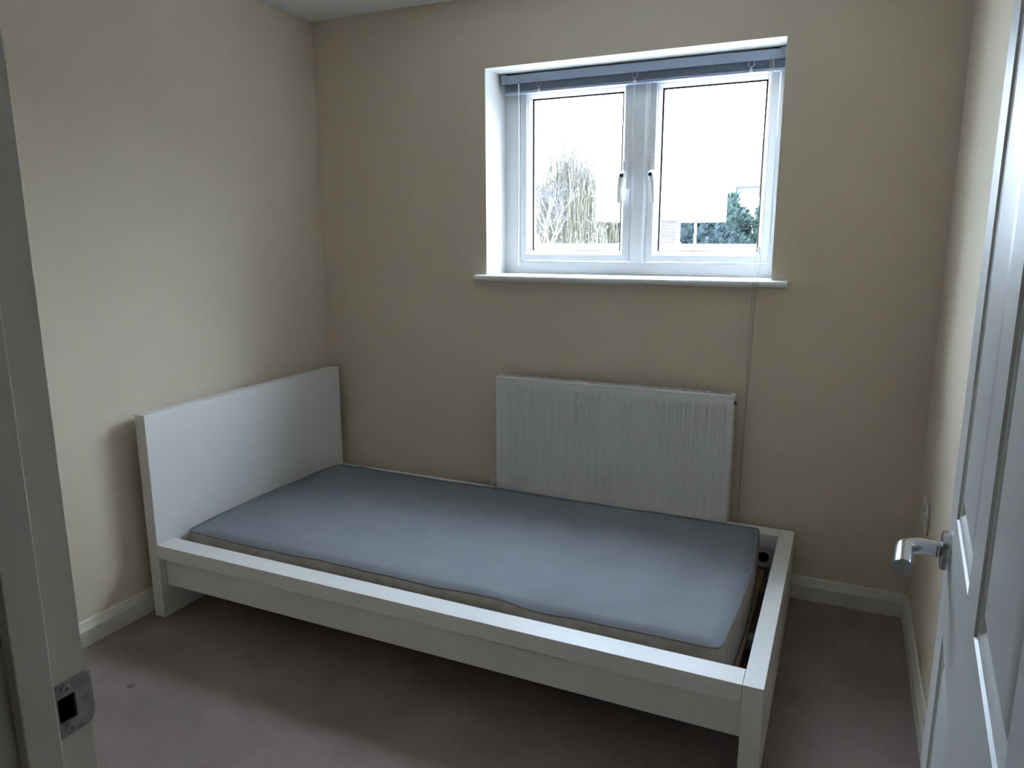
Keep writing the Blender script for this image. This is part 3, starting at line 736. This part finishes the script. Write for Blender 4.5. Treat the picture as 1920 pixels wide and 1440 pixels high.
# bare trees on the left: a birch and a weeping willow
def grow(bm, rng, p, d, L, r, depth, maxd, spread=0.5, up=0.15, tips=None, nseg=4):
    pts = [p.copy()]; rads = [r]; cur = p.copy(); dd = d.normalized()
    for i in range(nseg):
        dd = (dd + Vector((rng.uniform(-1, 1), rng.uniform(-1, 1), rng.uniform(-1, 1)+up))*0.16).normalized()
        cur = cur + dd*(L/nseg); pts.append(cur.copy()); rads.append(r*(1-0.42*(i+1)/nseg))
    tube(bm, pts, rads, 6 if depth < 2 else 4, caps=False)
    if depth == maxd:
        if tips is not None: tips.append((cur.copy(), dd.copy()))
        return
    for k in range(3 if depth < 2 else 4):
        i = rng.randint(max(1, nseg//2), nseg) if k else nseg
        a = Vector((rng.uniform(-1, 1), rng.uniform(-1, 1), rng.uniform(-0.2, 1))).normalized()
        nd = (dd*(1-spread) + a*spread + Vector((0, 0, up))).normalized()
        grow(bm, rng, pts[i], nd, L*rng.uniform(0.58, 0.8), rads[i]*0.68, depth+1, maxd, spread, up, tips, nseg)
def bare_tree(name, label, base, height, seed, r, barkm, strands=0, lean=(0, 0), wide=1.0, maxd=4):
    rng = random.Random(seed); t = thing(name, label, 'tree', base, group=None)
    bm = bmesh.new(); tips = []; b = Vector(base)
    grow(bm, rng, b - Vector((0, 0, 0.1)), Vector((lean[0], lean[1], 1)), height*0.42, r, 0, maxd, 0.48, 0.18, tips)
    zmax = max(v.co.z for v in bm.verts); f = height/(zmax-base[2])
    sc_ = Vector((f*wide, f*wide, f))
    for v in bm.verts: v.co = b + (v.co-b)*sc_
    tips = [(b+(p-b)*sc_, d) for p, d in tips]
    bm2 = bmesh.new(); crown_r = max(math.hypot(p.x-b.x, p.y-b.y) for p, _ in tips)
    obj('branches', bm, barkm, t, smooth=60)
    for (p, d) in tips:
        for k in range(3):
            a = (d + Vector((rng.uniform(-1, 1), rng.uniform(-1, 1), rng.uniform(-0.6, 0.8)))).normalized()
            q = p + a*height*0.05; tube(bm2, [p, q, q+(a+Vector((0, 0, -0.4)))*height*0.035], [0.010, 0.007, 0.004], 3, caps=False)
    tw = obj('twigs', bm2, M['twig'], t); tw['kind'] = 'stuff'
    if strands:
        bm3 = bmesh.new()
        for k in range(strands):
            p, d = tips[rng.randrange(len(tips))]
            if p.z < base[2]+height*0.45: continue
            s = p + Vector((rng.uniform(-0.5, 0.5), rng.uniform(-0.5, 0.5), rng.uniform(-0.2, 0.1)))
            zend = base[2] + height*rng.uniform(0.03, 0.45)
            n_ = 6; q = []
            ox, oy = rng.uniform(-0.25, 0.25), rng.uniform(-0.25, 0.25)
            for i in range(n_):
                u = i/(n_-1); q.append((s.x+ox*u**0.5+0.04*math.sin(u*9+k), s.y+oy*u**0.5, s.z+(zend-s.z)*u))
            tube(bm3, q, [0.012, 0.012, 0.012, 0.012, 0.010, 0.006], 3, caps=False)
        st = obj('hanging_strands', bm3, M['willow'], t); st['kind'] = 'stuff'
    return t
bare_tree('weeping_willow', 'bare weeping willow with yellowish hanging strands outside left pane', (-7.75, 25.0, ZG), 5.6, 11, 0.20, M['bark'], strands=900, wide=1.5, maxd=4)
bare_tree('weeping_willow', 'smaller weeping willow half hidden behind the white raised building', (-6.0, 26.5, ZG), 3.6, 31, 0.14, M['bark'], strands=420, wide=1.2, maxd=3)
bare_tree('birch_tree', 'pale trunked bare birch at the left of the left pane', (-8.25, 23.5, ZG), 3.9, 5, 0.11, M['birch'], strands=0, lean=(-0.12, 0), maxd=4)
bare_tree('bare_tree', 'grey leafless tree at the far left behind the birch', (-10.3, 28.0, ZG), 4.2, 23, 0.16, M['bark'], strands=260, maxd=4)

# conifers: lumpy bodies carrying many small sprays
def conifer(name, label, lobes, m, seed, n_spray=2600, spray=0.16, group=None, cat='conifer'):
    rng = random.Random(seed); xs_ = [l[0] for l in lobes]; ys_ = [l[1] for l in lobes]
    base = (sum(xs_)/len(xs_), sum(ys_)/len(ys_), ZG)
    t = thing(name, label, cat, base, group=group)
    bm = bmesh.new(); tot = sum(l[3]*l[4] for l in lobes)
    for (x, y, z, rx, rz) in lobes:
        tb = bmesh.new(); bmesh.ops.create_icosphere(tb, subdivisions=4, radius=1.0)
        for v in tb.verts:
            k = 0.86 + 0.30*noise.noise(v.co*2.3 + Vector((seed, x, z))) + 0.14*noise.noise(v.co*6.1 + Vector((x, seed, z)))
            v.co = Vector((x+v.co.x*rx*k, y+v.co.y*rx*k, z+v.co.z*rz*k))
            v.co.z = max(v.co.z, ZG)
        merge(bm, tb)
    obj('foliage_mass', bm, m, t, smooth=70)
    bm = bmesh.new()
    for (x, y, z, rx, rz) in lobes:
        for _ in range(int(n_spray*rx*rz/tot)):
            v = Vector((rng.gauss(0, 1), rng.gauss(0, 1), rng.gauss(0, 1))).normalized()
            k = 0.86 + 0.30*noise.noise(v*2.3 + Vector((seed, x, z))) + 0.14*noise.noise(v*6.1 + Vector((x, seed, z)))
            p = Vector((x+v.x*rx*k, y+v.y*rx*k, z+v.z*rz*k))
            if p.z < ZG+0.03: continue
            a = (v + Vector((rng.uniform(-.8, .8), rng.uniform(-.8, .8), rng.uniform(-.3, 0.9)))).normalized()*spray*rng.uniform(0.5, 1.2)
            s = v.cross(a).normalized()*spray*0.22
            vs_ = [bm.verts.new(c) for c in (p-a*0.3, p+a*0.3+s, p+a, p+a*0.3-s)]
            bm.faces.new(vs_)
    sp_ = obj('sprays', bm, m, t); sp_['kind'] = 'stuff'
    bm = tube(bmesh.new(), [(base[0], base[1], ZG-0.05), (base[0], base[1], ZG+0.8)], 0.10, 8)
    obj('trunk', bm, M['bark'], t)
    return t
conifer('conifer_tree', 'tall rounded blue green conifer in the right pane', [(-1.35, 21.0, 1.45, 0.72, 1.22), (-1.25, 21.0, 0.9, 0.95, 0.9), (-1.62, 20.9, 1.75, 0.42, 0.62), (-1.0, 21.1, 1.70, 0.45, 0.55)], M['conifer2'], 3, 4200)
conifer('conifer_hedge', 'dark low conifer hedge beside the brick pier', [(-2.55, 20.2, 0.9, 0.62, 1.25), (-1.95, 20.3, 0.85, 0.62, 1.15), (-1.3, 19.9, 0.75, 0.6, 0.95)], M['conifer'], 8, 3600, cat='hedge')
conifer('conifer_tree', 'slender mid green conifer at the right edge of the right pane', [(-0.10, 20.5, 1.55, 0.36, 0.95), (0.02, 20.5, 0.9, 0.6, 0.9), (0.1, 20.6, 1.9, 0.34, 0.7)], M['conifer2'], 14, 2600)
conifer('conifer_shrub', 'low loose green shrub between the two conifers', [(-0.75, 20.2, 0.75, 0.42, 0.70), (-0.45, 20.3, 0.65, 0.4, 0.62)], M['conifer2'], 19, 1500, cat='shrub')
conifer('evergreen_shrub', 'dark evergreen shrub behind the hanging willow strands', [(-6.3, 27.5, 0.9, 0.7, 1.1), (-5.6, 27.5, 0.8, 0.7, 0.95)], M['conifer2'], 27, 1600, cat='shrub')
